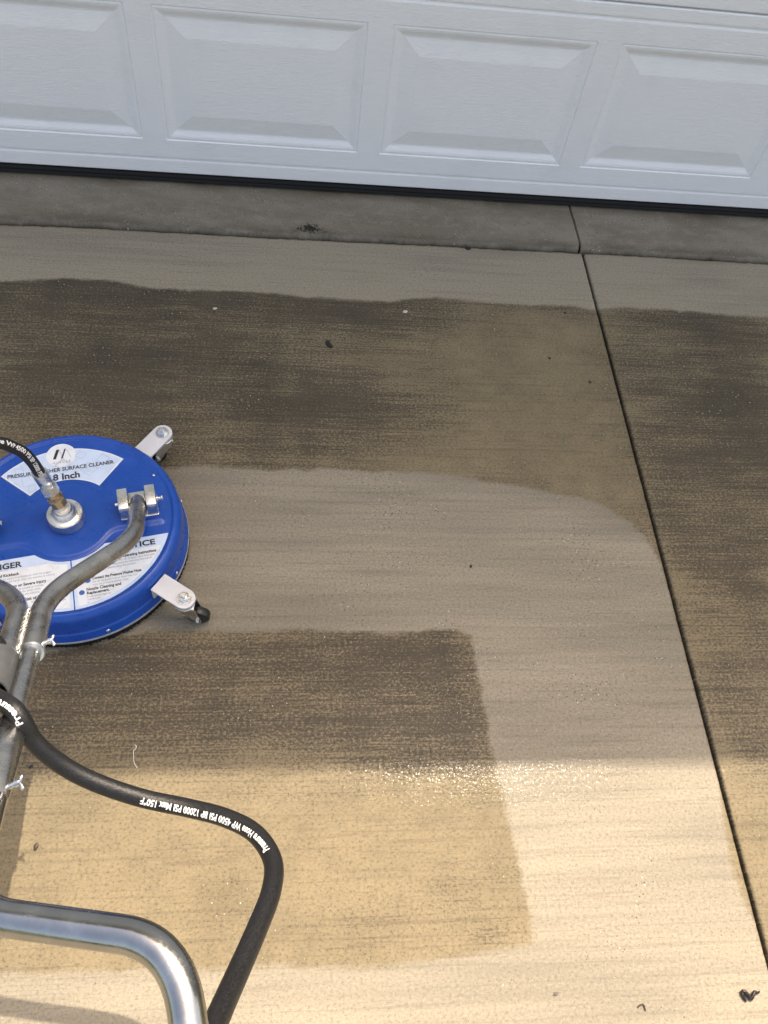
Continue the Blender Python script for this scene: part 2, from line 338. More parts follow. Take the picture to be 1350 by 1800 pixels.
WETS = [(0.393, -1.583, 0.136, 0.057, 1.0), (0.317, -1.674, 0.185, 0.042, 0.42), (0.5, -1.693, 0.167, 0.048, 0.34), (0.788, -1.711, 0.034, 0.075, 1.0), (0.742, -1.519, 0.146, 0.111, 0.55), (0.568, -1.493, 0.144, 0.099, 0.6), (0.218, -1.536, 0.226, 0.082, 0.6), (-0.002, -1.511, 0.244, 0.082, 0.45), (0.789, -1.813, 0.018, 0.06, 0.8)]
A_EDGE = np.array([(-1.064, -0.182), (-0.777, -0.183), (-0.558, -0.178), (-0.332, -0.178), (-0.101, -0.18), (0.136, -0.178), (0.378, -0.175), (0.626, -0.175), (0.833, -0.174), (1.054, -0.174), (1.408, -0.178), (1.681, -0.178)]); A_JOINT = np.array([(0.815, 0.04), (0.819, 0.003), (0.825, -0.054), (0.83, -0.115), (0.83, -0.159), (0.828, -0.186)])
JX = 0.839; JW = 0.0041

def poly_sdf(px, py, poly):
    d = np.full(px.shape, 1e9); inside = np.zeros(px.shape, bool); n = len(poly)
    for k in range(n):
        (x0, y0), (x1, y1) = poly[k], poly[(k + 1) % n]
        ex, ey = x1 - x0, y1 - y0; t = np.clip(((px - x0) * ex + (py - y0) * ey) / (ex * ex + ey * ey + 1e-12), 0, 1)
        d = np.minimum(d, np.hypot(px - x0 - t * ex, py - y0 - t * ey))
        c = ((y0 > py) != (y1 > py)) & (px < (x1 - x0) * (py - y0) / (y1 - y0 + 1e-12) + x0); inside ^= c
    return np.where(inside, -d, d)

# never-washed ground: the strip between the first two passes plus everything right of the joint, and a patch left between passes
U_POLY = np.array([(-6.0, A_LINE[0][1])] + [tuple(p) for p in A_LINE] + [(6.0, A_LINE[-1][1]), (6.0, -12.0)]
                  + [(JX + 0.16, -12.0), (JX, -2.6), (JX, -2.0)] + [tuple(p) for p in STRIP[::-1]] + [(JX - 0.001, -1.62)] + [tuple(p) for p in B_LINE[::-1]] + [(-6.0, B_LINE[0][1])])
D_FULL = np.array([(-6.0, D_POLY[0][1])] + [tuple(p) for p in D_POLY] + [(-6.0, D_POLY[-1][1])])

def attrs_for(X, Y):
    wob = 0.004 * vnoise2(X, Y, 3, 26, 60) + 0.0025 * vnoise2(X, Y, 4, 90, 160)
    s = np.minimum(poly_sdf(X, Y, U_POLY), poly_sdf(X, Y, D_FULL)) + wob
    dirt = 1 - sstep(-0.007, 0.006, s)
    dirt = np.clip(dirt, 0, 1)
    dark = np.zeros_like(X)
    for cx, cy, rx, ry, st in BLOBS:
        g = st * np.exp(-(((X - cx) / (rx * 0.9)) ** 2 + ((Y - cy) / (ry * 1.0)) ** 2))
        dark = 1 - (1 - dark) * (1 - np.clip(g, 0, 1))
    far = ((np.abs(X) > 1.3) | (Y < -2.25)); ff = np.clip(np.maximum(sstep(1.15, 1.7, np.abs(X)), sstep(-2.1, -2.6, Y)), 0, 1); dark = dark * (1 - ff) + 0.30 * ff
    dark = dark * (1 + 0.26 * vnoise2(X, Y, 11, 6, 16) + 0.20 * vnoise2(X, Y, 12, 14, 60) + 0.22 * vnoise2(X, Y, 13, 2.0, 45) + 0.16 * vnoise2(X, Y, 15, 22, 3)) + 0.05 + 0.08 * vnoise2(X, Y, 14, 8, 12)
    dark = dark * (1 + 0.35 * sstep(-0.03, 0.0, s) * (s < 0.01))
    wet = np.zeros_like(X)
    for cx, cy, rx, ry, st in WETS:
        wet = np.maximum(wet, st * np.exp(-(((X - cx) / rx) ** 2 + ((Y - cy) / ry) ** 2)))
    wet = np.maximum(wet, 0.30 * sstep(-1.75, -1.62, Y) + 0.45 * sstep(-1.30, -1.50, Y) * sstep(-1.75, -1.62, Y))
    tone = 0.50 + 0.50 * sstep(-0.5, -0.35, Y) + 0.38 * vnoise2(X, Y, 81, 2.3, 5) + 0.24 * vnoise2(X, Y, 82, 5, 26) + 0.20 * vnoise2(X, Y, 83, 5, 110) - 0.5 * np.exp(-(((X + 0.35) / 0.35) ** 2 + ((Y + 0.27) / 0.06) ** 2)) * (0.6 + 0.4 * vnoise2(X, Y, 87, 4, 60))
    mid = 0.5 + 0.24 * vnoise2(X, Y, 88, 11, 1.6) + 0.26 * vnoise2(X, Y, 84, 9, 14) + 0.25 * vnoise2(X, Y, 85, 24, 34) + 0.20 * vnoise2(X, Y, 86, 60, 75)
    return {'tone': np.clip(tone, 0, 1), 'mid': np.clip(mid, 0, 1), 'dirt': dirt, 'dark': np.clip(dark, 0, 1.15), 'wet': np.clip(wet, 0, 1)}

def far_steps(a, b, first=0.03):
    out = [a]; d = first; sg = 1 if b > a else -1
    while abs(out[-1] - b) > d: out.append(out[-1] + sg * d); d *= 1.6
    out.append(b); return out[1:]

ST = 0.0048
driveway = empty('driveway', (0, 0, 0)); tag(driveway, kind='structure')
ys_in = np.arange(-2.32, -0.195, ST)
ys = np.array(sorted(far_steps(-2.32, -10.0)) + list(ys_in))
def edge_y(x): return np.interp(x, A_EDGE[:, 0], A_EDGE[:, 1])

def slab(name, xs, joint_col, sgn):
    X, Y = np.meshgrid(xs, ys)
    ey = edge_y(X) - 0.0025 + 0.0012 * vnoise(X, 21, 60) + 0.0008 * vnoise(X, 22, 190)
    row = np.clip((Y + 0.30) / (ys[-1] + 0.30), 0, 1); Y = Y + row * (ey - ys[-1])
    Z = 0.0006 * vnoise2(X, Y, 31, 5, 9) + 0.00025 * vnoise2(X, Y, 32, 30, 120)
    # ragged saw-cut edge, slightly worn
    j = joint_col
    jag = 0.0005 * vnoise(Y[:, j], 41 + sgn, 90) + 0.0003 * vnoise(Y[:, j], 43 + sgn, 200) + np.abs(np.minimum(0, vnoise(Y[:, j], 45 + sgn, 45) + 0.80)) * 0.008
    X[:, j] += sgn * np.abs(jag); Z[:, j] -= 0.0016
    # last row drops at the apron
    Xw = np.concatenate([X, X[-1:]], 0); Yw = np.concatenate([Y, Y[-1:]], 0); Zw = np.concatenate([Z, Z[-1:] * 0 - 0.05], 0)
    if j == -1:
        Xw = np.concatenate([Xw, Xw[:, -1:]], 1); Yw = np.concatenate([Yw, Yw[:, -1:]], 1); Zw = np.concatenate([Zw, Zw[:, -1:] * 0 - 0.022], 1)
    else:
        Xw = np.concatenate([Xw[:, :1], Xw], 1); Yw = np.concatenate([Yw[:, :1], Yw], 1); Zw = np.concatenate([Zw[:, :1] * 0 - 0.022, Zw], 1)
    at_ = attrs_for(Xw, Yw); low = Zw < -0.02; at_['dirt'][low] = 1.0; at_['dark'][low] = 1.6; e_ = -2 if j == -1 else 1; at_['dark'][:, e_] = np.minimum(1.0, at_['dark'][:, e_] + 0.2)
    return grid_obj(name, Xw, Yw, Zw, M_CONC, driveway, at_)

xsL = np.array(sorted(far_steps(-1.06, -3.2)) + list(np.arange(-1.06, JX - JW - ST * 0.4, ST)) + [JX - JW])
xsR = np.array([JX + JW] + list(np.arange(JX + JW + ST, 1.62, ST)) + far_steps(1.62, 3.6))
slab('concrete_slab', xsL, -1, -1); slab('concrete_slab', xsR, 0, 1)
gx = np.array([JX - 0.02, JX + 0.02]); gy = np.array(sorted(far_steps(-2.32, -10.0, 0.2)) + list(np.arange(-2.32, -0.17, 0.02)))
X, Y = np.meshgrid(gx, gy); grid_obj('joint_filler', X, Y, -0.018 + 0.002 * vnoise2(X, Y, 5, 50, 60), M_GAP, driveway)

# apron strip of smoother concrete under the door
apron = empty('garage_apron', (0, -0.09, 0)); tag(apron, kind='structure')
def apron_slab(side):
    prof_y = np.array([0.12, 0.06, 0.03, 0.01, -0.01, -0.03, -0.05, -0.07, -0.09, -0.11, -0.125, -0.14, -0.15, -0.158, -0.164, -0.169, -0.1725, -0.1745, -0.1755])
    prof_z = np.interp(prof_y, [-0.164, 0.05], [0.0125, 0.034]); prof_z[-4:] = [0.0105, 0.007, 0.001, -0.03]
    xs = np.arange(-1.2, 1.8, 0.004)
    jx0 = A_JOINT[-1][0]
    xs = np.concatenate([[-3.2, -2.2, -1.6], xs[xs < jx0 - 0.004], [jx0 - 0.0035]]) if side == 'l' else np.concatenate([[jx0 + 0.0035], xs[xs > jx0 + 0.004], [2.2, 2.8, 3.6]])
    X, Yp = np.meshgrid(xs, prof_y); Z = np.repeat(prof_z[:, None], len(xs), 1)
    xb = np.interp(-Yp, -A_JOINT[:, 1], A_JOINT[:, 0]) + 0.0012 * vnoise(Yp, 71, 60)
    w = np.clip(1 - np.abs(X - jx0) / 0.15, 0, 1); X = X + (xb - jx0) * w
    front = np.clip((-Yp - 0.12) / 0.05, 0, 1)
    rag = 0.0035 * np.minimum(0.3, vnoise(X, 61, 35)) + 0.0016 * vnoise(X, 62, 110) + 0.0009 * vnoise(X, 63, 260)
    Y = Yp + front * (edge_y(X) + 0.1755 + 0.001 - rag * 0.9)
    Z = Z + 0.0012 * vnoise2(X, Y, 64, 4, 10) * (1 - front) + np.clip(front - 0.7, 0, 1) * 0.004 * np.minimum(0, vnoise(X, 65, 80))
    dk = np.clip(np.maximum(sstep(-0.035, 0.015, Y + 0.012 * vnoise(X, 66, 8)), 0.75 * sstep(-0.13, -0.172, Yp + 0.01 * vnoise(X, 67, 12))), 0, 1)
    c = -1 if side == 'l' else 0
    ex = lambda A, v=None: np.concatenate([A, A[:, -1:] if v is None else A[:, -1:] * 0 + v], 1) if c == -1 else np.concatenate([A[:, :1] if v is None else A[:, :1] * 0 + v, A], 1)
    X2, Y2, Z2, D2 = ex(X), ex(Y), ex(Z, -0.03), ex(dk)
    # faces must point up: rows run towards -y
    return grid_obj('concrete_slab', X2[::-1], Y2[::-1], Z2[::-1], M_APRON, apron, {'dark': D2[::-1]}).name
for sd in 'lr':
    o = bpy.data.objects[apron_slab(sd)]; o.location = (0, 0.09, 0)
o = MB().box(JX - 0.05, JX + 0.03, -0.165, 0.05, -0.03, 0.003).build('joint_filler', M_GAP, apron); o.location = (0, 0.09, 0)

# ------------------------------------------------------------------ garage door
DOOR_X0 = -1.496; PIT = 0.5771; PW = 0.5162; PZ0, PZ1 = 0.1577 - 0.0565, 0.5083 - 0.0565; SEC_H = 0.5473
NP = 8; K0 = -1
dx0 = DOOR_X0 + K0 * PIT - 0.075; dx1 = DOOR_X0 + (K0 + NP - 1) * PIT + PW + 0.075
door = empty('garage_door', ((dx0 + dx1) / 2, 0, 0.0)); tag(door, 'white raised-panel steel garage door with black rubber bottom seal', 'garage door')
oxd = (dx0 + dx1) / 2

def section_mesh():
    b = MB()
    xs = [dx0]
    for k in range(NP):
        l = DOOR_X0 + (K0 + k) * PIT; xs += [l, l + PW]
    xs.append(dx1)
    # horizontal profile: (z, y) with beads near top and bottom; door face looks to -y
    zlow = [(0.0, 0.012), (0.001, 0.002), (0.004, 0.0), (0.0385, 0.0), (0.0415, 0.0008), (0.0425, 0.004), (0.0445, 0.0042), (0.0465, 0.001), (0.051, 0.0), (PZ0, 0.0)]
    zhigh = [(PZ1, 0.0), (0.5035, 0.0), (0.507, 0.0012), (0.5085, 0.0042), (0.511, 0.004), (0.514, 0.0005), (0.517, 0.0), (SEC_H - 0.006, 0.0), (SEC_H - 0.003, 0.002), (SEC_H - 0.002, 0.012)]
    for seq in (zlow, zhigh):
        for (z0, y0), (z1, y1) in zip(seq[:-1], seq[1:]):
            b.add([(dx0, y0, z0), (dx1, y0, z0), (dx1, y1, z1), (dx0, y1, z1)], [(0, 1, 2, 3)])
    for i in range(0, len(xs), 2):
        b.add([(xs[i], 0, PZ0), (xs[i + 1], 0, PZ0), (xs[i + 1], 0, PZ1), (xs[i], 0, PZ1)], [(0, 1, 2, 3)])
    b.add([(dx0, 0.045, 0), (dx1, 0.045, 0), (dx1, 0.045, SEC_H - 0.002), (dx0, 0.045, SEC_H - 0.002)], [(3, 2, 1, 0)])
    b.add([(dx0, 0.012, 0), (dx0, 0.045, 0), (dx1, 0.045, 0), (dx1, 0.012, 0)], [(0, 1, 2, 3)])
    b.add([(dx0, 0.012, SEC_H - 0.002), (dx0, 0.045, SEC_H - 0.002), (dx1, 0.045, SEC_H - 0.002), (dx1, 0.012, SEC_H - 0.002)], [(3, 2, 1, 0)])
    for x, o_ in ((dx0, 0), (dx1, 1)):
        b.add([(x, 0.0, 0.004), (x, 0.045, 0.004), (x, 0.045, SEC_H - 0.006), (x, 0.0, SEC_H - 0.006)], [(3, 2, 1, 0) if not o_ else (0, 1, 2, 3)])
    return [(x - oxd, y, z) for x, y, z in b.v], b.f

def panel_mesh():
    prof = [(0.0, 0.0), (0.0018, 0.0028), (0.0035, 0.0032), (0.0065, 0.0016), (0.010, 0.0018), (0.015, 0.0030), (0.021, 0.0055), (0.026, 0.0073), (0.0305, 0.0078), (0.0325, 0.0075), (0.070, 0.0018), (0.0735, 0.0012), (0.0765, 0.0010)]
    v = []; f = []
    for ins, dep in prof:
        v += [(ins, dep, PZ0 + ins), (PW - ins, dep, PZ0 + ins), (PW - ins, dep, PZ1 - ins), (ins, dep, PZ1 - ins)]
    for i in range(len(prof) - 1):
        for k in range(4):
            a = i * 4; c = a + 4; f.append((a + k, a + (k + 1) % 4, c + (k + 1) % 4, c + k))
    n = (len(prof) - 1) * 4; f.append((n, n + 1, n + 2, n + 3))
    return v, f

sv, sf = section_mesh(); sec_me = new_mesh('door_section', sv, sf); sec_me.materials.append(M_DOOR)
pv, pf = panel_mesh(); pan_me = new_mesh('raised_panel', pv, pf); pan_me.materials.append(M_DOOR)
for r in range(4):
    so = obj('door_section', sec_me, None, door, loc=(0, 0, 0.0565 + r * SEC_H))
    for k in range(NP):
        obj('raised_panel', pan_me, None, so, loc=(DOOR_X0 + (K0 + k) * PIT - oxd, 0, 0))
sealm = MB()
prof = [(0.010, 0.0), (0.004, -0.003), (-0.003, -0.006), (-0.004, -0.011), (0.001, -0.0125), (-0.004, -0.0145), (-0.006, -0.020), (-0.002, -0.0235), (0.012, -0.0255), (0.030, -0.0245), (0.034, 0.0)]
vv = [(dx0 - oxd, y, z) for y, z in prof] + [(dx1 - oxd, y, z) for y, z in prof]; npf = len(prof)
sealm.add(vv, [(k, k + 1, npf + k + 1, npf + k) for k in range(npf - 1)] + [tuple(range(npf)), tuple(reversed(range(npf, 2 * npf)))])
sealm.build('bottom_seal', M_RUBBER, door, 60, loc=(0, 0, 0.0565))

# house around the door: walls, frame, deep eave that shades the apron
EZ = 3.20; EY = -1.64 + KC * EZ
top = 0.0565 + 4 * SEC_H
house = empty('house', (oxd, 0.3, 0)); tag(house, 'pale rendered house wall and shingled eave around the garage door', 'house')
def hp(name, mat, *bx, bev=0.004):
    b = MB(); b.box(bx[0] - oxd, bx[1] - oxd, bx[2] - 0.3, bx[3] - 0.3, bx[4], bx[5], bev); return b.build(name, mat, house)
hp('wall', M_WALL, dx0 - 3.0, dx0 - 0.115, -0.14, 0.30, -0.1, EZ - 0.06)
hp('wall', M_WALL, dx1 + 0.115, dx1 + 3.0, -0.14, 0.30, -0.1, EZ - 0.06)
hp('header_wall', M_WALL, dx0 - 0.114, dx1 + 0.114, -0.14, 0.30, top + 0.115, EZ - 0.06)
hp('door_jamb', M_WTRIM, dx0 - 0.112, dx0 - 0.004, -0.155, 0.12, -0.05, top + 0.004)
hp('door_jamb', M_WTRIM, dx1 + 0.004, dx1 + 0.112, -0.155, 0.12, -0.05, top + 0.004)
hp('door_head', M_WTRIM, dx0 - 0.112, dx1 + 0.112, -0.158, 0.12, top + 0.006, top + 0.112)
hp('back_wall', M_WALL, dx0 - 3.0, dx1 + 3.0, 0.305, 0.40, -0.1, EZ - 0.06)
hp('soffit', M_WTRIM, dx0 - 3.4, dx1 + 3.4, EY + 0.03, 0.42, EZ - 0.055, EZ - 0.03)
hp('fascia', M_WTRIM, dx0 - 3.4, dx1 + 3.4, EY, EY + 0.026, EZ - 0.10, EZ + 0.0)
rf = MB(); L, Rr = dx0 - 3.42 - oxd, dx1 + 3.42 - oxd
rf.add([(x, y - 0.3, z) for x in (L, Rr) for y, z in ((EY - 0.004, EZ + 0.002), (4.5, EZ + 0.002 + 0.27 * (4.5 - EY)), (4.5, EZ - 0.04 + 0.27 * (4.5 - EY)), (EY - 0.004, EZ - 0.025))],
       [(0, 1, 5, 4), (1, 2, 6, 5), (2, 3, 7, 6), (3, 0, 4, 7), (0, 3, 2, 1), (4, 5, 6, 7)])
rf.build('roof', M_ROOF, house, 20)

# ------------------------------------------------------------------ text helper
def text_geo(body, size, bold=0.0, squeeze=1.0, align='LEFT', spacing=1.0):
    cu = bpy.data.curves.new('t', 'FONT'); cu.body = body; cu.size = size; cu.offset = bold; cu.align_x = align; cu.space_character = spacing; cu.resolution_u = 3
    ob = bpy.data.objects.new('t', cu); COL.objects.link(ob)
    dg = bpy.context.evaluated_depsgraph_get(); me = ob.evaluated_get(dg).to_mesh()
    v = [(q.co.x * squeeze, q.co.y) for q in me.vertices]; f = [tuple(p.vertices) for p in me.polygons]
    ob.evaluated_get(dg).to_mesh_clear(); bpy.data.objects.remove(ob); bpy.data.curves.remove(cu)
    return v, f

# ------------------------------------------------------------------ surface cleaner
C0 = (-0.433, -1.178); TH = math.radians(12.3); PHI = math.radians(36.5)
sc = empty('surface_cleaner', (C0[0], C0[1], 0.0), TH)
tag(sc, 'round blue pressure washer surface cleaner with steel handle and casters', 'surface cleaner')
ZT = 0.106
def plateau(x, y):
    r = np.hypot(x, y); d1 = r - 0.086
    d2 = np.maximum(np.abs(x) - 0.183, np.abs(y - 0.002) - 0.040)
    k = 0.02; h = np.clip(0.5 + 0.5 * (d2 - d1) / k, 0, 1); d = d2 * (1 - h) + d1 * h - k * h * (1 - h)
    return 0.0035 * (1 - sstep(-0.005, 0.004, d))
def cover_mesh():
    prof = [(0.0, ZT), (0.02, ZT), (0.04, ZT)] + [(r, ZT) for r in np.arange(0.05, 0.2, 0.0024)] + \
           [(0.2005, ZT + 0.0002), (0.2018, ZT + 0.0014), (0.2035, ZT + 0.0026), (0.2055, ZT + 0.0031), (0.2085, ZT + 0.0027), (0.2120, ZT + 0.0010), (0.2150, ZT - 0.0018), (0.2175, ZT - 0.006), (0.2192, ZT - 0.012), (0.2200, ZT - 0.019),
            (0.2216, 0.060), (0.2222, 0.0545), (0.2238, 0.0535), (0.2244, 0.052), (0.2262, 0.032), (0.2268, 0.030), (0.2245, 0.0295)]
    n = 224; v = [(0, 0, ZT + 0.0035)]; f = []
    for r, z in prof[1:]:
        for k in range(n):
            t = 2 * math.pi * k / n; x, y = r * math.cos(t), r * math.sin(t); v.append((x, y, z + (plateau(x, y) if r < 0.2 else 0)))
    f += [(0, 1 + k, 1 + (k + 1) % n) for k in range(n)]
    for i in range(len(prof) - 2):
        a = 1 + i * n; b = a + n
        f += [(a + k, b + k, b + (k + 1) % n, a + (k + 1) % n) for k in range(n)]
    return v, f
v, f = cover_mesh(); cover = obj('cover', new_mesh('cover', v, f), M_BLUE, sc, smooth_angle=60)
rv = MB().lathe([(0.0045, -0.001), (0.0045, 0.0008), (0.0032, 0.0022), (0.001, 0.0027)], 12)
rv_me = new_mesh('rivet', rv.v, rv.f, True); rv_me.materials.append(M_ZINC)
for k in range(8):
    t = math.radians(-78 + 45 * k - TH * 0)
    r_ = obj('rivet', rv_me, None, cover, loc=(0.2258 * math.cos(t), 0.2258 * math.sin(t), 0.041)); r_.rotation_euler = (0, math.radians(88), t)
t = math.radians(24); obj('rivet', rv_me, None, cover, loc=(0.192 * math.cos(t), 0.192 * math.sin(t), ZT + 0.0005)).scale = (0.7, 0.7, 0.7)
MB().lathe([(0.2245, 0.0235), (0.2275, 0.0235), (0.2283, 0.026), (0.2275, 0.0298), (0.2245, 0.0298)], 160, None, False, False).build('edge_trim', M_TRIM, sc, 50)
bs = MB(); nb_ = 620; vv = []
for k in range(nb_):
    t = 2 * math.pi * k / nb_; j = random.uniform(-1, 1); z = 0.006 + 0.004 * random.random() - 0.003 * (random.random() < 0.25)
    for rr, zz in ((0.2165, 0.028), (0.2248, 0.025), (0.2262 + 0.0022 * j, z), (0.2185, 0.003)): vv.append((rr * math.cos(t), rr * math.sin(t), zz))
bs.add(vv, [(k * 4 + i, ((k + 1) % nb_) * 4 + i, ((k + 1) % nb_) * 4 + i + 1, k * 4 + i + 1) for k in range(nb_) for i in range(3)])
bs.build('brush_skirt', M_RUBBER, sc, 15)

# stickers -------------------------------------------------------
def ring_sector(r0, r1, a0, a1, n=48, clip=None):
    o_ = [(r1 * math.cos(math.radians(a0 + (a1 - a0) * k / n)), r1 * math.sin(math.radians(a0 + (a1 - a0) * k / n))) for k in range(n + 1)]
    i_ = [(r0 * math.cos(math.radians(a1 + (a0 - a1) * k / n)), r0 * math.sin(math.radians(a1 + (a0 - a1) * k / n))) for k in range(n + 1)]
    return o_ + i_
def flat(polys, z, th=0.0003):
    b = MB()
    for p in polys:
        bm = bmesh.new(); vs_ = [bm.verts.new((x, y, z)) for x, y in p]; fc = bm.faces.new(vs_)
        if fc.normal.z < 0: fc.normal_flip()
        bm.normal_update()
        if bm.faces[:][0].normal.z < 0: bm.faces[:][0].normal_flip()
        bmesh.ops.triangulate(bm, faces=bm.faces[:]); bm.verts.index_update()
        b.add([q.co for q in bm.verts], [[w.index for w in g.verts] for g in bm.faces]); bm.free()
    return b
def circle(cx, cy, r, n=40): return [(cx + r * math.cos(2 * math.pi * k / n), cy + r * math.sin(2 * math.pi * k / n)) for k in range(n)]
def outline(cx, cy, w, h, rot, t=0.0008):
    c, s_ = math.cos(rot), math.sin(rot); R_ = lambda x, y: (cx + x * c - y * s_, cy + x * s_ + y * c); out = []
    for (x0, x1, y0, y1) in ((-w, w, -h, -h + t), (-w, w, h - t, h), (-w, -w + t, -h + t, h - t), (w - t, w, -h + t, h - t)):
        out.append([R_(x0, y0), R_(x1, y0), R_(x1, y1), R_(x0, y1)])
    return out
def letters(parts, z, name, mat, parent):
    for body, x, y, size, bold, sq, rot, al in parts:
        if isinstance(sq, str):
            v_, f_ = text_geo(body, size, bold, 1.0, al); xs_ = [q[0] for q in v_]; sq = float(sq[1:]) / (max(xs_) - min(xs_))
        v_, f_ = text_geo(body, size, bold, sq, al)
        obj(name, new_mesh(name, [(x + p, y + q, z) for p, q in v_], f_), mat, parent)
ZS = ZT + 0.0005
# title sticker
st = flat([ring_sector(0.099, 0.178, 47.5, 132.5)], ZS).build('sticker', M_STW, sc, 20); st['label'] = 'white and pale blue title sticker'
flat([ring_sector(0.1015, 0.1755, 48.8, 131.2)], ZS + 0.0003).build('sticker_field', M_STB, st, 20)
flat([circle(-0.002, 0.163, 0.0295)], ZS + 0.0006).build('logo_disc', M_STW, st, 20)
for q in ([(-0.0185, 0.1545), (-0.0125, 0.1545), (-0.0045, 0.1785), (-0.0105, 0.1785)], [(-0.0025, 0.1545), (0.0007, 0.1545), (0.0087, 0.1785), (0.0055, 0.1785)]):
    flat([q], ZS + 0.0009).build('logo_bar', M_INK, st, 20)
for (x0, y0), (x1, y1) in (((-0.0055, 0.1775), (0.0015, 0.1550)), ((0.0090, 0.1775), (0.0165, 0.1550))):
    flat([[(x0, y0), (x0 + 0.0008, y0), (x1 + 0.0008, y1), (x1, y1)]], ZS + 0.0009).build('logo_line', M_GREYINK, st, 20)
for cx, cy, w, rot in ((0.037, 0.157, 0.0085, 0.9), (0.050, 0.118, 0.0125, 0.75), (0.0, 0.138, 0.011, 0.7), (-0.068, 0.110, 0.012, 0.15), (-0.085, 0.137, 0.008, 0.2), (-0.062, 0.090, 0.007, 0.15), (0.080, 0.138, 0.010, 0.8)):
    b = MB()
    for p_ in outline(cx, cy, w, w, rot): q = flat([p_], ZS + 0.0006); b.add(q.v, q.f)
    me = new_mesh('printed_square', b.v, b.f); bm = bmesh.new(); bm.from_mesh(me); bmesh.ops.remove_doubles(bm, verts=bm.verts, dist=0.0004); bm.to_mesh(me); bm.free()
    obj('printed_square', me, M_STL, st)
letters([('PRESSURE WASHER SURFACE CLEANER', -0.004, 0.1225, 0.0128, 0.00022, 'W0.208', 0.0, 'CENTER'), ('18 Inch', 0.0, 0.1010, 0.0215, 0.00060, 1.0, 0.0, 'CENTER')], ZS + 0.0009, 'lettering', M_INK, st)
letters([('M I N G L E', -0.002, 0.1425, 0.0075, 0.0, 0.95, 0.0, 'CENTER')], ZS + 0.0009, 'small_lettering', M_GREYINK, st)

# warning stickers: half ring shapes either side of the centre line
def warn_poly(sg, ins=0.0):
    ro = 0.1985 - ins; ri = 0.0925 + ins; x0 = 0.0012 + ins; yt = -0.0660 - ins
    a_out0 = math.asin(x0 / ro); a_out1 = math.acos(-yt / ro)
    p = [(sg * ro * math.sin(a_out0 + (a_out1 - a_out0) * k / 24), -ro * math.cos(a_out0 + (a_out1 - a_out0) * k / 24)) for k in range(25)]
    a_in1 = math.acos(-yt / ri); a_in0 = math.asin(x0 / ri)
    p += [(sg * ri * math.sin(a_in1 + (a_in0 - a_in1) * k / 24), -ri * math.cos(a_in1 + (a_in0 - a_in1) * k / 24)) for k in range(25)]
    return p
def clip_y(poly, ymax):
    out = []
    for i in range(len(poly)):
        a, b = poly[i], poly[(i + 1) % len(poly)]
        if a[1] <= ymax: out.append(a)
        if (a[1] <= ymax) != (b[1] <= ymax): t = (ymax - a[1]) / (b[1] - a[1]); out.append((a[0] + t * (b[0] - a[0]), ymax))
    return out
for sg, head, hx, lines in (
    (1, 'NOTICE', 0.121, [('Read the Operating Instructions', 0, -0.1035, 1), ('To reduce the risk of injury, users must read', 0, -0.1105, 0), ('and understand the Operating Instructions', 0, -0.1170, 0), ('before using this product.', 0, -0.1235, 0),
        ('Connect the Pressure Washer Hose', 0.036, -0.1415, 1), ('Do not use garden hose or water hose. Use', 0.036, -0.1485, 0), ('only the pressure washer hose.', 0.036, -0.1550, 0),
        ('Nozzle Cleaning and', 0.0235, -0.1635, 1), ('Replacement.', 0.0235, -0.1715, 1), ('If a nozzle becomes clogged, use', 0.0235, -0.1780, 0), ('a nozzle cleaning tool to', 0.0235, -0.1840, 0), ('clear it.', 0.0235, -0.1898, 0)]),
    (-1, 'DANGER', -0.127, [('Risk of Kickback', 0, -0.1035, 1), ('To prevent injury from kickback, hold the trigger', 0, -0.1105, 0), ('gun with both hands when the machine is running', 0, -0.1170, 0),
        ('Injection or Severe Injury', 0, -0.1290, 1), ('Never aim at people or animals.', 0, -0.1360, 0), ('Never lift the cover while', 0, -0.1425, 0), ('spraying the machine.', 0, -0.1490, 0),
        ('Risk of Burn', 0, -0.1610, 1), ('Keep hot water away from the', 0, -0.1680, 0), ('washer and its surface', 0, -0.1745, 0)])):
    st = flat([warn_poly(sg)], ZS).build('sticker', M_STB, sc, 20); st['label'] = 'printed notice sticker' if sg > 0 else 'printed danger sticker'
    flat([clip_y(warn_poly(sg, 0.006), -0.0905)], ZS + 0.0003).build('sticker_field', M_STW, st, 20)
    b = [(head, hx, -0.0865, 0.0170, 0.0005, 'W0.076', 0.0, 'CENTER')]
    sm = []
    for body, x, y, kind in lines:
        if kind: b.append((body, x, y, 0.0085, 0.00028, 0.90, 0.0, 'LEFT'))
        else: sm.append((body, x, y, 0.0062, 0.0, 0.84, 0.0, 'LEFT'))
    # keep long lines inside the outer curve
    def fit(p):
        body, x, y, size, bold, sq, rot, al = p
        if al == 'LEFT':
            v_, f_ = text_geo(body, size, bold, sq); w = max(q[0] for q in v_)
            lim = math.sqrt(max(0.0001, 0.190 ** 2 - y * y)) if sg > 0 else -0.009
            if sg > 0 and y > -0.13: x = 0.066
            if sg < 0: x = -math.sqrt(max(0, 0.190 ** 2 - y * y)) + 0.014
            if x + w > lim: sq *= max(0.3, (lim - x) / w)
        return (body, x, y, size, bold, sq, rot, al)
    letters([fit(p) for p in b], ZS + 0.0006, 'lettering', M_INK, st)
    letters([fit(p) for p in sm], ZS + 0.0006, 'small_lettering', M_GREYINK, st)
    if sg > 0:
        for q in ((0.0150, -0.1655), (0.0275, -0.1420)): flat([circle(*q, 0.0052, 24)], ZS + 0.0006).build('symbol', M_BLUEINK, st, 20)

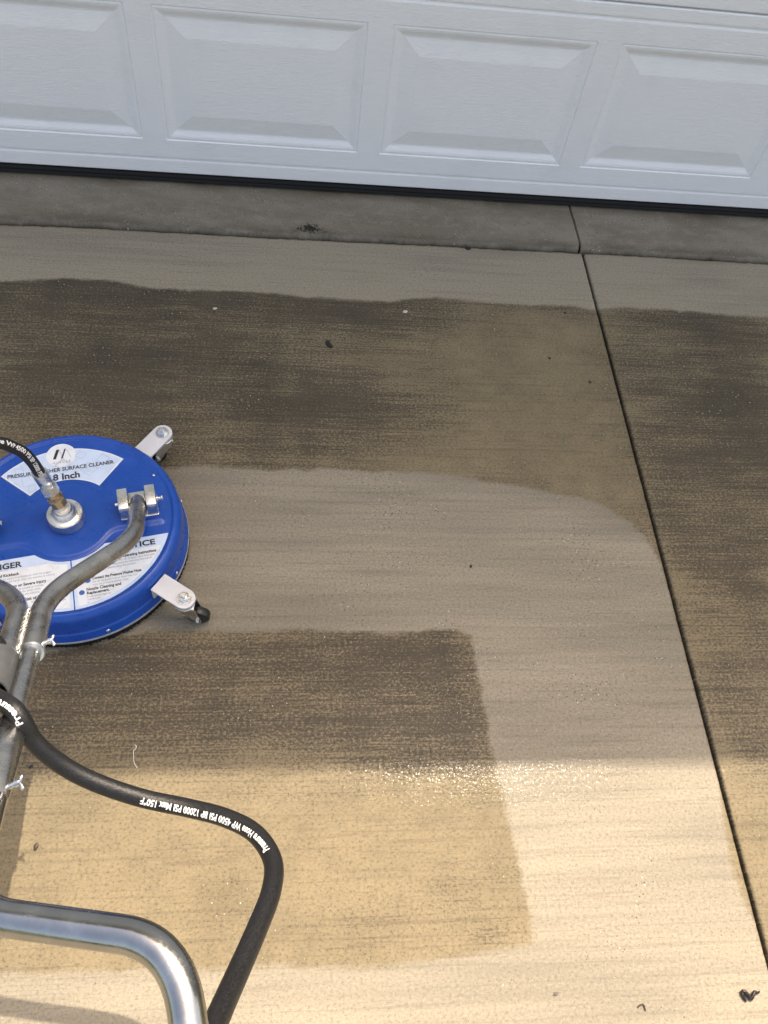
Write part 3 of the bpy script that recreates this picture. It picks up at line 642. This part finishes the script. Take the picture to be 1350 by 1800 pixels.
# swivel in the middle -------------------------------------------
ZP = ZT + 0.0034
sw = MB().lathe([(0.0335, ZP), (0.0340, ZP + 0.001), (0.0340, ZP + 0.024), (0.0330, ZP + 0.0255), (0.0265, ZP + 0.0258), (0.0235, ZP + 0.0275), (0.0225, ZP + 0.032), (0.0215, ZP + 0.036), (0.0180, ZP + 0.040), (0.0172, ZP + 0.0455), (0.0160, ZP + 0.047)], 48)
swo = sw.build('swivel_base', M_ALU, sc, 32)
# fitting stack leans along the hose
HB = [Vector(p) for p in [(-0.4523, -1.1604, 0.195), (-0.4595, -1.1545, 0.235), (-0.4651, -1.1525, 0.268), (-0.4736, -1.1545, 0.3), (-0.4874, -1.1573, 0.32), (-0.5019, -1.1604, 0.335), (-0.5516, -1.1649, 0.355), (-0.6119, -1.2159, 0.385), (-0.6315, -1.3228, 0.41), (-0.5854, -1.4472, 0.435), (-0.4924, -1.5347, 0.465), (-0.4166, -1.5846, 0.485)]]
Rz = Matrix.Rotation(TH, 4, 'Z'); Mw = Matrix.Translation((C0[0], C0[1], 0)) @ Rz
base_w = Mw @ Vector((0, 0, ZP + 0.040)); tip_w = HB[1]
base_l = Mw.inverted() @ base_w; tip_l = Mw.inverted() @ tip_w
ax = (tip_l - base_l); Lf = ax.length; Mf = Matrix.Translation(base_l) @ ax.to_track_quat('Z', 'Y').to_matrix().to_4x4()
def hexprof(r): return [(r * math.cos(math.pi / 3 * k), r * math.sin(math.pi / 3 * k)) for k in range(6)]
MB().lathe([(0.0125, -0.004), (0.0125, 0.010), (0.011, 0.012)], 28, Mf).build('fitting_neck', M_ALU, swo)
MB().lathe([(0.0135, 0.010), (0.0152, 0.012), (0.0152, 0.026), (0.0138, 0.028)], 8, Mf).build('brass_coupling', M_BRASS, swo, 25)
MB().prism(hexprof(0.0165), 0.0285, 0.034, Mf).lathe([(0.0128, 0.034), (0.0128, 0.040), (0.0140, 0.041), (0.0140, 0.043)], 28, Mf).build('brass_nut', M_BRASS, swo, 25)
MB().prism(hexprof(0.0162), 0.0435, 0.060, Mf).lathe([(0.0125, 0.060), (0.0125, 0.066)], 28, Mf).build('hex_nut', M_ZINC, swo, 25)

# yoke brackets ---------------------------------------------------
for sg in (1, -1):
    cx = 0.1505 * sg - 0.012
    cl = MB().box(cx - 0.0368, cx + 0.0368, -0.024, 0.026, ZP - 0.001, ZP + 0.005, 0.001).build('clamp_base', M_ALU, sc)
    for s2 in (1, -1):
        x_ = cx + s2 * 0.0265
        MB().box(x_ - 0.0098, x_ + 0.0098, -0.023, 0.025, ZP + 0.0055, ZP + 0.043, 0.0015).build('clamp_block', M_ALU, cl)
    Mp = Matrix.Translation((cx, 0.0, ZP + 0.026)) @ Matrix.Rotation(math.pi / 2, 4, 'Y')
    MB().lathe([(0.0035, -0.043), (0.0035, 0.045)], 14, Mp).lathe([(0.006, 0.0375), (0.006, 0.040), (0.004, 0.041)], 14, Mp).lathe([(0.0055, 0.0465), (0.0055, 0.0485), (0.003, 0.0500)], 14, Mp).build('pivot_pin', M_ZINC, cl)
    MB().box(cx - 0.0163, cx + 0.0163, -0.006, 0.020, ZP + 0.014, ZP + 0.032, 0.002).build('pivot_spacer', M_ALU, cl)

# handle ------------------------------------------------------------
Z0H = ZP + 0.022
def PL(a, s_, n=0.0):
    return Vector((a - 0.012 - 0.008 * min(1.0, max(0.0, s_) / 0.36) - 0.009 * min(1.0, max(0.0, s_ - 0.62) / 0.25), -s_ * math.cos(PHI) + n * math.sin(PHI), Z0H + s_ * math.sin(PHI) + n * math.cos(PHI)))
for sg in (1, -1):
    outer = fillet([PL(sg * 0.1505, -0.006), PL(sg * 0.1500, 0.185), PL(sg * 0.0165, 0.368), PL(sg * 0.0165, 0.541)], 0.066, 14)
    ot = MB().tube(outer, 0.0160, 28).build('yoke_tube', M_STEEL, sc, 50)
    mid_t = [PL(sg * 0.0165, 0.50), PL(sg * 0.0165, 0.86)]
    it = MB().tube(mid_t, 0.0130, 28).build('inner_tube', M_STEEL, sc, 50)
    KB = PL(sg * 0.195, 1.084); bar = fillet([PL(sg * 0.0165, 0.83), PL(sg * 0.0165, 0.990), KB, KB + Vector((sg * 0.002, -0.15, -0.006)), KB + Vector((sg * 0.006, -0.20, -0.008))], 0.050, 14)
    bt = MB().tube(bar, 0.0152, 32).build('handle_bar', M_CHROME, sc, 50)
    MB().tube([PL(sg * 0.0165, 0.5365), PL(sg * 0.0165, 0.538), PL(sg * 0.0165, 0.5405), PL(sg * 0.0165, 0.5430)], [0.0164, 0.0172, 0.0172, 0.0158], 28).build('clamp_ring', M_ZINC, ot, 50)
    MB().tube([PL(sg * 0.0165, 0.705), PL(sg * 0.0165, 0.708), PL(sg * 0.0165, 0.842), PL(sg * 0.0165, 0.845)], [0.0150, 0.0168, 0.0168, 0.0155], 28).build('upper_sleeve', M_STEEL, it, 50)
    MB().tube([KB + Vector((sg * 0.005, -0.18, -0.0075)), KB + Vector((sg * 0.010, -0.30, -0.010))], 0.0185, 20).build('grip', M_RUBBER, bt, 50)
weld = MB()
for k in range(22):
    s_ = 0.415 + k * 0.0056; p = PL(random.uniform(-0.0006, 0.0006), s_, 0.0060 + random.uniform(-0.0006, 0.0006)); rr = random.uniform(0.0030, 0.0038)
    q = MB().lathe([(rr * math.cos(t), rr * math.sin(t)) for t in (-1.2, -0.7, -0.2, 0.3, 0.8, 1.3)], 10, Matrix.Translation(p)); weld.add(q.v, q.f)
weld.build('weld_bead', M_STEEL, sc, 60)
def wing(side_a, s_, dirn):
    p0 = PL(side_a, s_, 0.004); p1 = p0 + Vector((dirn * 0.008, 0.001, 0.002)); b = MB().tube([p0, p0.lerp(p1, 0.55), p1], [0.0034, 0.0034, 0.0030], 12)
    p2 = p1 + Vector((dirn * 0.004, 0.0, 0.001)); b.tube([p1, p2], [0.0044, 0.0040], 12)
    for u in (1, -1):
        w = [p2 + Vector((0, 0, 0.0005)), p2 + Vector((dirn * 0.002, u * 0.0035, u * 0.0015)), p2 + Vector((dirn * 0.003, u * 0.0062, u * 0.001)), p2 + Vector((dirn * 0.001, u * 0.0068, -0.0015))]
        b.tube(catmull(w, 4), 0.0018, 8)
    return b
wing(0.0305, 0.528, 1).build('wing_screw', M_ZINC, sc, 50)
wing(0.0320, 0.832, 1).build('wing_screw', M_ZINC, sc, 50)
# grey sleeve that ties the hose to the left tube
CLA = -0.0205
n_ = 36; vv = []
for r_, s_ in ((0.0255, 0.566), (0.0260, 0.568), (0.0260, 0.650), (0.0255, 0.652), (0.0235, 0.652), (0.0235, 0.566)):
    for k in range(n_):
        t = 2 * math.pi * k / n_; vv.append(PL(CLA + r_ * math.cos(t), s_, 0.0115 + r_ * math.sin(t)))
MB().add(vv, [(i * n_ + k, ((i + 1) % 6) * n_ + k, ((i + 1) % 6) * n_ + (k + 1) % n_, i * n_ + (k + 1) % n_) for i in range(6) for k in range(n_)]).build('hose_clip', M_CLIP, sc, 50)

# casters -----------------------------------------------------------
pts_ = [(0.0, -0.021), (0.064, -0.021)] + [(0.064 + 0.021 * math.cos(t), 0.021 * math.sin(t)) for t in np.linspace(-math.pi / 2, math.pi / 2, 14)[1:-1]] + [(0.064, 0.021), (0.0, 0.021)]
cp = MB().prism(pts_, 0.0, 0.0045).box(-0.0005, 0.0040, -0.0205, 0.0205, -0.030, -0.0002, 0.0005)
cp_me = new_mesh('caster_bracket', cp.v, cp.f); cp_me.materials.append(M_PLATE)
nut = MB().lathe([(0.0138, 0.0046), (0.0138, 0.0062)], 24).prism(hexprof(0.0112), 0.0064, 0.0125).lathe([(0.0095, 0.0125), (0.0078, 0.0142)], 20).lathe([(0.0052, 0.012), (0.0052, 0.0190), (0.0042, 0.0202)], 16)
nut_me = new_mesh('hex_nut', nut.v, nut.f); nut_me.materials.append(M_ZINC)
cup = MB().lathe([(0.0125, -0.0005), (0.0190, -0.0022), (0.0205, -0.006), (0.0190, -0.0095), (0.0165, -0.0105), (0.0195, -0.0125), (0.0190, -0.0165), (0.0120, -0.0178)], 32)
cup_me = new_mesh('swivel_race', cup.v, cup.f, True); cup_me.materials.append(M_ZINC)
WR = 0.0225
def fork_mesh(zc):
    b = MB()
    for s2 in (1, -1):
        y0, y1 = (0.0110, 0.0134) if s2 > 0 else (-0.0134, -0.0110)
        prof_ = [(-0.017, -0.0170), (0.017, -0.0170), (0.0215, -0.026), (0.030, zc - 0.002), (0.0275, zc - 0.009), (0.0215, zc - 0.010), (0.0155, zc - 0.004), (-0.012, -0.027)]
        b.prism([(x, z) for x, z in prof_], y0, y1, Matrix(((1, 0, 0, 0), (0, 0, 1, 0), (0, 1, 0, 0), (0, 0, 0, 1))))
    b.box(-0.0175, 0.0185, -0.0134, 0.0134, -0.0195, -0.0165, 0.0008)
    return b
ZPL = 0.0845; ZC = WR - ZPL
fk = fork_mesh(ZC); fk_me = new_mesh('caster_fork', fk.v, fk.f); fk_me.materials.append(M_ZINC)
Mx = Matrix.Translation((0.0225, 0, ZC)) @ Matrix.Rotation(math.pi / 2, 4, 'X')
wh = MB().lathe([(0.0155, -0.0090), (0.0195, -0.0090), (0.0215, -0.0078), (0.0225, -0.005), (0.0225, 0.005), (0.0215, 0.0078), (0.0195, 0.0090), (0.0155, 0.0090)], 40, Mx)
wh_me = new_mesh('tyre', wh.v, wh.f, True); wh_me.materials.append(M_TYRE)
hb = MB().lathe([(0.0155, -0.0080), (0.0155, 0.0080)], 32, Mx).lathe([(0.0065, -0.0105), (0.0065, 0.0105)], 20, Mx).lathe([(0.0032, -0.0185), (0.0032, 0.0185)], 14, Mx).lathe([(0.0058, 0.0136), (0.0058, 0.0170)], 6, Mx).lathe([(0.0058, -0.0170), (0.0058, -0.0136)], 6, Mx)
hb_me = new_mesh('wheel_hub', hb.v, hb.f); hb_me.materials.append(M_ZINC)
for me_ in (nut_me, hb_me, wh_me, cup_me):
    me_.polygons.foreach_set('use_smooth', [True] * len(me_.polygons)); me_.set_sharp_from_angle(angle=math.radians(35))
for ang, swv in ((44, 150), (-46.5, 28), (134, 60), (-134, -10)):
    t = math.radians(ang)
    cb = obj('caster_bracket', cp_me, None, sc, loc=(0.2222 * math.cos(t), 0.2222 * math.sin(t), ZPL)); cb.rotation_euler = (0, 0, t)
    obj('hex_nut', nut_me, None, cb, loc=(0.064, 0, 0)); obj('swivel_race', cup_me, None, cb, loc=(0.064, 0, 0))
    for nm, me_ in (('caster_fork', fk_me), ('tyre', wh_me), ('wheel_hub', hb_me)):
        q = obj(nm, me_, None, cb, loc=(0.064, 0, 0)); q.rotation_euler = (0, 0, math.radians(swv))

# ------------------------------------------------------------------ pressure hose
HR = 0.0110
clip_pts = [Mw @ PL(CLA, s_, 0.0262) for s_ in (0.550, 0.605, 0.655)]
ctrl = HB[1:] + clip_pts + [Vector(p) for p in [(-0.3117, -1.7273, 0.578), (-0.292, -1.7556, 0.55), (-0.2631, -1.7756, 0.52), (-0.2251, -1.792, 0.5), (-0.1719, -1.8077, 0.485), (-0.1164, -1.8205, 0.485), (-0.0703, -1.8363, 0.5), (-0.0331, -1.8595, 0.52), (-0.0116, -1.8938, 0.545), (-0.0118, -1.9293, 0.575), (-0.0243, -1.9682, 0.61), (-0.0405, -2.0103, 0.65), (-0.0527, -2.0429, 0.69), (-0.0631, -2.0753, 0.73), (-0.0672, -2.1097, 0.78), (-0.0651, -2.139, 0.82)]]
path = catmull(ctrl, 14)
o0 = path[0].copy()
hose = MB().tube([p - o0 for p in path], HR, 24).build('pressure_hose', M_HOSE, None, 60, loc=o0)
tag(hose, 'black rubber pressure hose with white printed lettering looping past the steel handle', 'hose')
dirh = (path[2] - path[0]).normalized(); qf = dirh.to_track_quat('Z', 'Y').to_matrix().to_4x4()
MB().lathe([(0.0115, -0.036), (0.0140, -0.034), (0.0142, -0.004), (0.0146, 0.0), (0.0140, 0.0035), (0.0112, 0.004)], 28, qf).build('ferrule', M_ZINC, hose, 40)
# arc length frames
arc = [0.0]
for i in range(1, len(path)): arc.append(arc[-1] + (path[i] - path[i - 1]).length)
arc = np.array(arc); PA = np.array([tuple(p) for p in path])
def at(s_):
    p = Vector([float(np.interp(s_, arc, PA[:, k])) for k in range(3)]); e = 0.003
    t_ = (Vector([float(np.interp(s_ + e, arc, PA[:, k])) for k in range(3)]) - Vector([float(np.interp(s_ - e, arc, PA[:, k])) for k in range(3)])).normalized()
    return p, t_
def near(p): return float(arc[int(np.argmin(((PA - np.array(tuple(p))) ** 2).sum(1)))])
def hose_text(body, s_start, length, up, size=0.0112, bold=0.00032):
    v_, f_ = text_geo(body, size, bold); w = max(q[0] for q in v_); ymid = size * 0.34; out = []
    bm = bmesh.new(); bv = [bm.verts.new((x, y, 0)) for x, y in v_]
    for q in f_:
        try: bm.faces.new([bv[i] for i in q])
        except ValueError: pass
    for k in range(7): bmesh.ops.bisect_plane(bm, geom=bm.verts[:] + bm.edges[:] + bm.faces[:], plane_co=(0, size * (-0.15 + 0.14 * k), 0), plane_no=(0, 1, 0))
    bm.verts.index_update(); v_ = [(q.co.x, q.co.y) for q in bm.verts]; f_ = [tuple(q.index for q in g.verts) for g in bm.faces]; bm.free()
    for x, y in v_:
        p, t_ = at(s_start - x * length / w); n_ = up - t_ * up.dot(t_); n_.normalize(); xd = -t_; yd = n_.cross(xd); an = (y - ymid) / HR
        out.append(p + (n_ * math.cos(an) + yd * math.sin(an)) * (HR + 0.0003) - o0)
    b = MB().add(out, f_); return b
HB2 = [Vector(p) for p in [(-0.3117, -1.7273, 0.578), (-0.292, -1.7556, 0.55), (-0.2631, -1.7756, 0.52), (-0.2251, -1.792, 0.5), (-0.1719, -1.8077, 0.485), (-0.1164, -1.8205, 0.485), (-0.0703, -1.8363, 0.5), (-0.0331, -1.8595, 0.52), (-0.0116, -1.8938, 0.545), (-0.0118, -1.9293, 0.575), (-0.0243, -1.9682, 0.61), (-0.0405, -2.0103, 0.65), (-0.0527, -2.0429, 0.69), (-0.0631, -2.0753, 0.73), (-0.0672, -2.1097, 0.78), (-0.0651, -2.139, 0.82)]]
FULL = 'Pressure Hose WP 4500 PSI BP 12000 PSI Max 150°F'
s_b = near(HB2[8]) - 0.006; s_a = near(HB2[4]); tl = s_b - s_a
upv = Vector((-0.10, -0.30, 1.0))
for s0_, u_ in ((s_b, (0.05, -0.55, 1.0)), (near(HB2[1]) - 0.030, (-0.10, -0.45, 1.0)), (near(HB[5]) + 0.052, (0.15, -0.35, 1.0)), (near(HB2[13]), (-1.0, -0.2, 0.45))):
    hose_text(FULL, s0_, tl if s0_ == s_b else 0.205, Vector(u_)).build('printed_lettering', M_WHITEINK, hose, 30)

# ------------------------------------------------------------------ small things on the ground
DEB = {d[0]: (d[1], d[2]) for d in [('chip', 0.094, -0.575), ('pebw', 0.3, -0.447), ('pebw2', -0.196, -0.465), ('crumb1', 0.672, -0.593), ('crumb2', 0.396, -1.215), ('bark', 0.786, -2.037), ('thread', -0.273, -1.61), ('crumb3', 0.767, -0.671), ('crumb4', 0.743, -0.423), ('seed', -0.418, -1.765), ('crumb5', -0.45, -1.63), ('leaf', 0.597, -2.048), ('stone', 0.453, -2.022)]}
def lump(name, x, y, r, hgt, mat, label, cat, seed, elong=1.6, rot=0.0, group=None, z=0.0):
    rr = random.Random(seed); bm = bmesh.new(); bmesh.ops.create_icosphere(bm, subdivisions=2, radius=1.0)
    for v_ in bm.verts:
        k = 1 + rr.uniform(-0.22, 0.22); v_.co = Vector((v_.co.x * r * elong * k, v_.co.y * r * k, (v_.co.z * k * 0.5 + 0.45) * hgt))
    me = bpy.data.meshes.new(name); bm.to_mesh(me); bm.free()
    o_ = obj(name, me, mat, None, loc=(x, y, z), rot=(0, 0, rot), smooth_angle=50); return tag(o_, label, cat, group)
M_BLACKCHIP = mat_plain('wet_black_bark', (0.010, 0.008, 0.007), 0.3, 0.4, 200.0, 0.5)
M_BARK = mat_plain('dark_wet_bark', (0.018, 0.011, 0.009), 0.22, 0.4, 160.0, 0.5)
M_PALE = mat_plain('pale_stone', (0.55, 0.50, 0.43), 0.7, 0.15, 200.0, 0.3)
M_BROWN = mat_plain('brown_husk', (0.055, 0.032, 0.018), 0.5, 0.35, 200.0, 0.4)
M_THREAD = mat_plain('white_thread', (0.70, 0.70, 0.68), 0.7, 0.05, 100.0, 0.1)
x, y = DEB['chip']
flk = MB().prism([(-0.006, 0.011), (0.004, 0.012), (0.005, 0.001), (0.011, -0.004), (0.009, -0.011), (0.002, -0.010), (-0.006, -0.001)], 0.0008, 0.0040)
tag(flk.build('bark_chip', M_BLACKCHIP, None, 25, loc=(x, y, 0.0)), 'small black bark chip on the dark unwashed concrete', 'bark chip')
lump('pale_pebble', *DEB['pebw'], 0.0048, 0.004, M_PALE, 'pale pebble pressed in the dark concrete right of the black chip', 'pebble', 3, 1.3, 0.4)
lump('pale_pebble', *DEB['pebw2'], 0.0040, 0.0035, M_PALE, 'pale pebble in the dark concrete left of the black chip', 'pebble', 4, 1.4, 0.1)
for i, (nm, lab) in enumerate((('crumb1', 'tiny dark crumb on the ochre concrete nearest the garage door joint'), ('crumb2', 'tiny black crumb on the washed curved band'), ('crumb3', 'tiny dark crumb beside the control joint on ochre concrete'), ('crumb4', 'tiny dark crumb at the border of the first washed strip'), ('crumb5', 'tiny dark crumb at the shade edge beside the handle'))):
    lump('dirt_crumb', *DEB[nm], 0.0028, 0.003, M_BLACKCHIP, lab, 'crumb', 10 + i, 1.5, i * 0.9, 'dark crumbs on the driveway')
lump('brown_seed', *DEB['seed'], 0.0038, 0.004, M_BROWN, 'small brown seed on the sunlit concrete by the handle shadow', 'seed', 21, 1.7, 1.3)
lump('grey_stone', *DEB['stone'], 0.0028, 0.003, mat_plain('grey_stone', (0.12, 0.10, 0.085), 0.7, 0.2, 100.0), 'small grey stone on sunlit concrete left of the dry stem', 'stone', 22, 1.2, 0.3)
# curled dark bark strip in the lower right corner
bx_, by_ = DEB['bark']
s_ = 0.0008
ptsb = [Vector((-0.0085, -0.0150, 0.002)), Vector((-0.0130, -0.0055, 0.004)), Vector((-0.0150, 0.0035, 0.006)), Vector((-0.0095, 0.0055, 0.0075)), Vector((-0.0015, -0.0025, 0.006)), Vector((0.0045, -0.0095, 0.004)), Vector((0.0105, -0.0030, 0.006)), Vector((0.0160, 0.0035, 0.006)), Vector((0.0240, 0.0015, 0.004)), Vector((0.0310, 0.0040, 0.0025))]
cpth = catmull([q * 0.72 for q in ptsb], 6); nn = len(cpth)
rad = [0.0009 + 0.0024 * math.sin(math.pi * min(1, (i + 3) / (nn + 2))) ** 0.7 * (1 + 0.18 * math.sin(i * 2.1)) for i in range(nn)]
tag(MB().tube(cpth, rad, 10).build('bark_strip', M_BARK, None, 50, loc=(bx_, by_, 0.001)), 'glossy dark curled strip of bark lying in the sun', 'bark strip')
lx, ly = DEB['leaf']
tag(MB().tube(catmull([Vector((-0.008, 0.0, 0.002)), Vector((-0.003, 0.004, 0.003)), Vector((0.003, 0.004, 0.002)), Vector((0.005, -0.005, 0.002))], 5), 0.0011, 6).build('dry_stem', M_BROWN, None, 50, loc=(lx, ly, 0)), 'thin bent dry stem on sunlit concrete right of the grey stone', 'dry stem')
tx, ty = DEB['thread']
tp = [Vector((0.0, 0.016, 0.0015)), Vector((0.003, 0.013, 0.003)), Vector((0.002, 0.008, 0.002)), Vector((-0.001, 0.004, 0.003)), Vector((0.0, -0.004, 0.0015)), Vector((0.001, -0.012, 0.002)), Vector((0.004, -0.020, 0.0015)), Vector((0.009, -0.026, 0.0015))]
tag(MB().tube(catmull(tp, 6), 0.0005, 6).build('thread', M_THREAD, None, 50, loc=(tx, ty, 0)), 'short curly white thread on the shaded concrete', 'thread')
# moss on the apron lip
mx_, my_ = (0.05, -0.15); ms = MB(); rr = random.Random(5)
for k in range(150):
    a = rr.gauss(0, 0.016); b_ = rr.gauss(0, 0.007) + 0.010 * math.exp(-((a + 0.006) / 0.006) ** 2) * rr.random() - abs(a) * 0.15
    r_ = rr.uniform(0.0006, 0.0022); q = MB().lathe([(r_, 0.0), (r_ * 0.8, r_ * 0.5), (r_ * 0.2, r_ * 0.75)], 6, Matrix.Translation((a, b_, 0.0002))); ms.add(q.v, q.f)
mo = ms.build('moss_patch', mat_plain('dark_moss', (0.022, 0.022, 0.015), 0.9, 0.5, 300.0, 0.6), None, 40, loc=(mx_, my_, 0.0155)); mo.rotation_euler = (0.10, 0, 0)
tag(mo, 'dark moss patch on the front lip of the apron', 'moss')
cx_, cy_ = (0.498, -0.182)
lump('edge_chip', cx_, cy_, 0.0055, 0.004, M_BLACKCHIP, 'dark chip lodged against the apron edge', 'chip', 33, 1.5, 0.1)
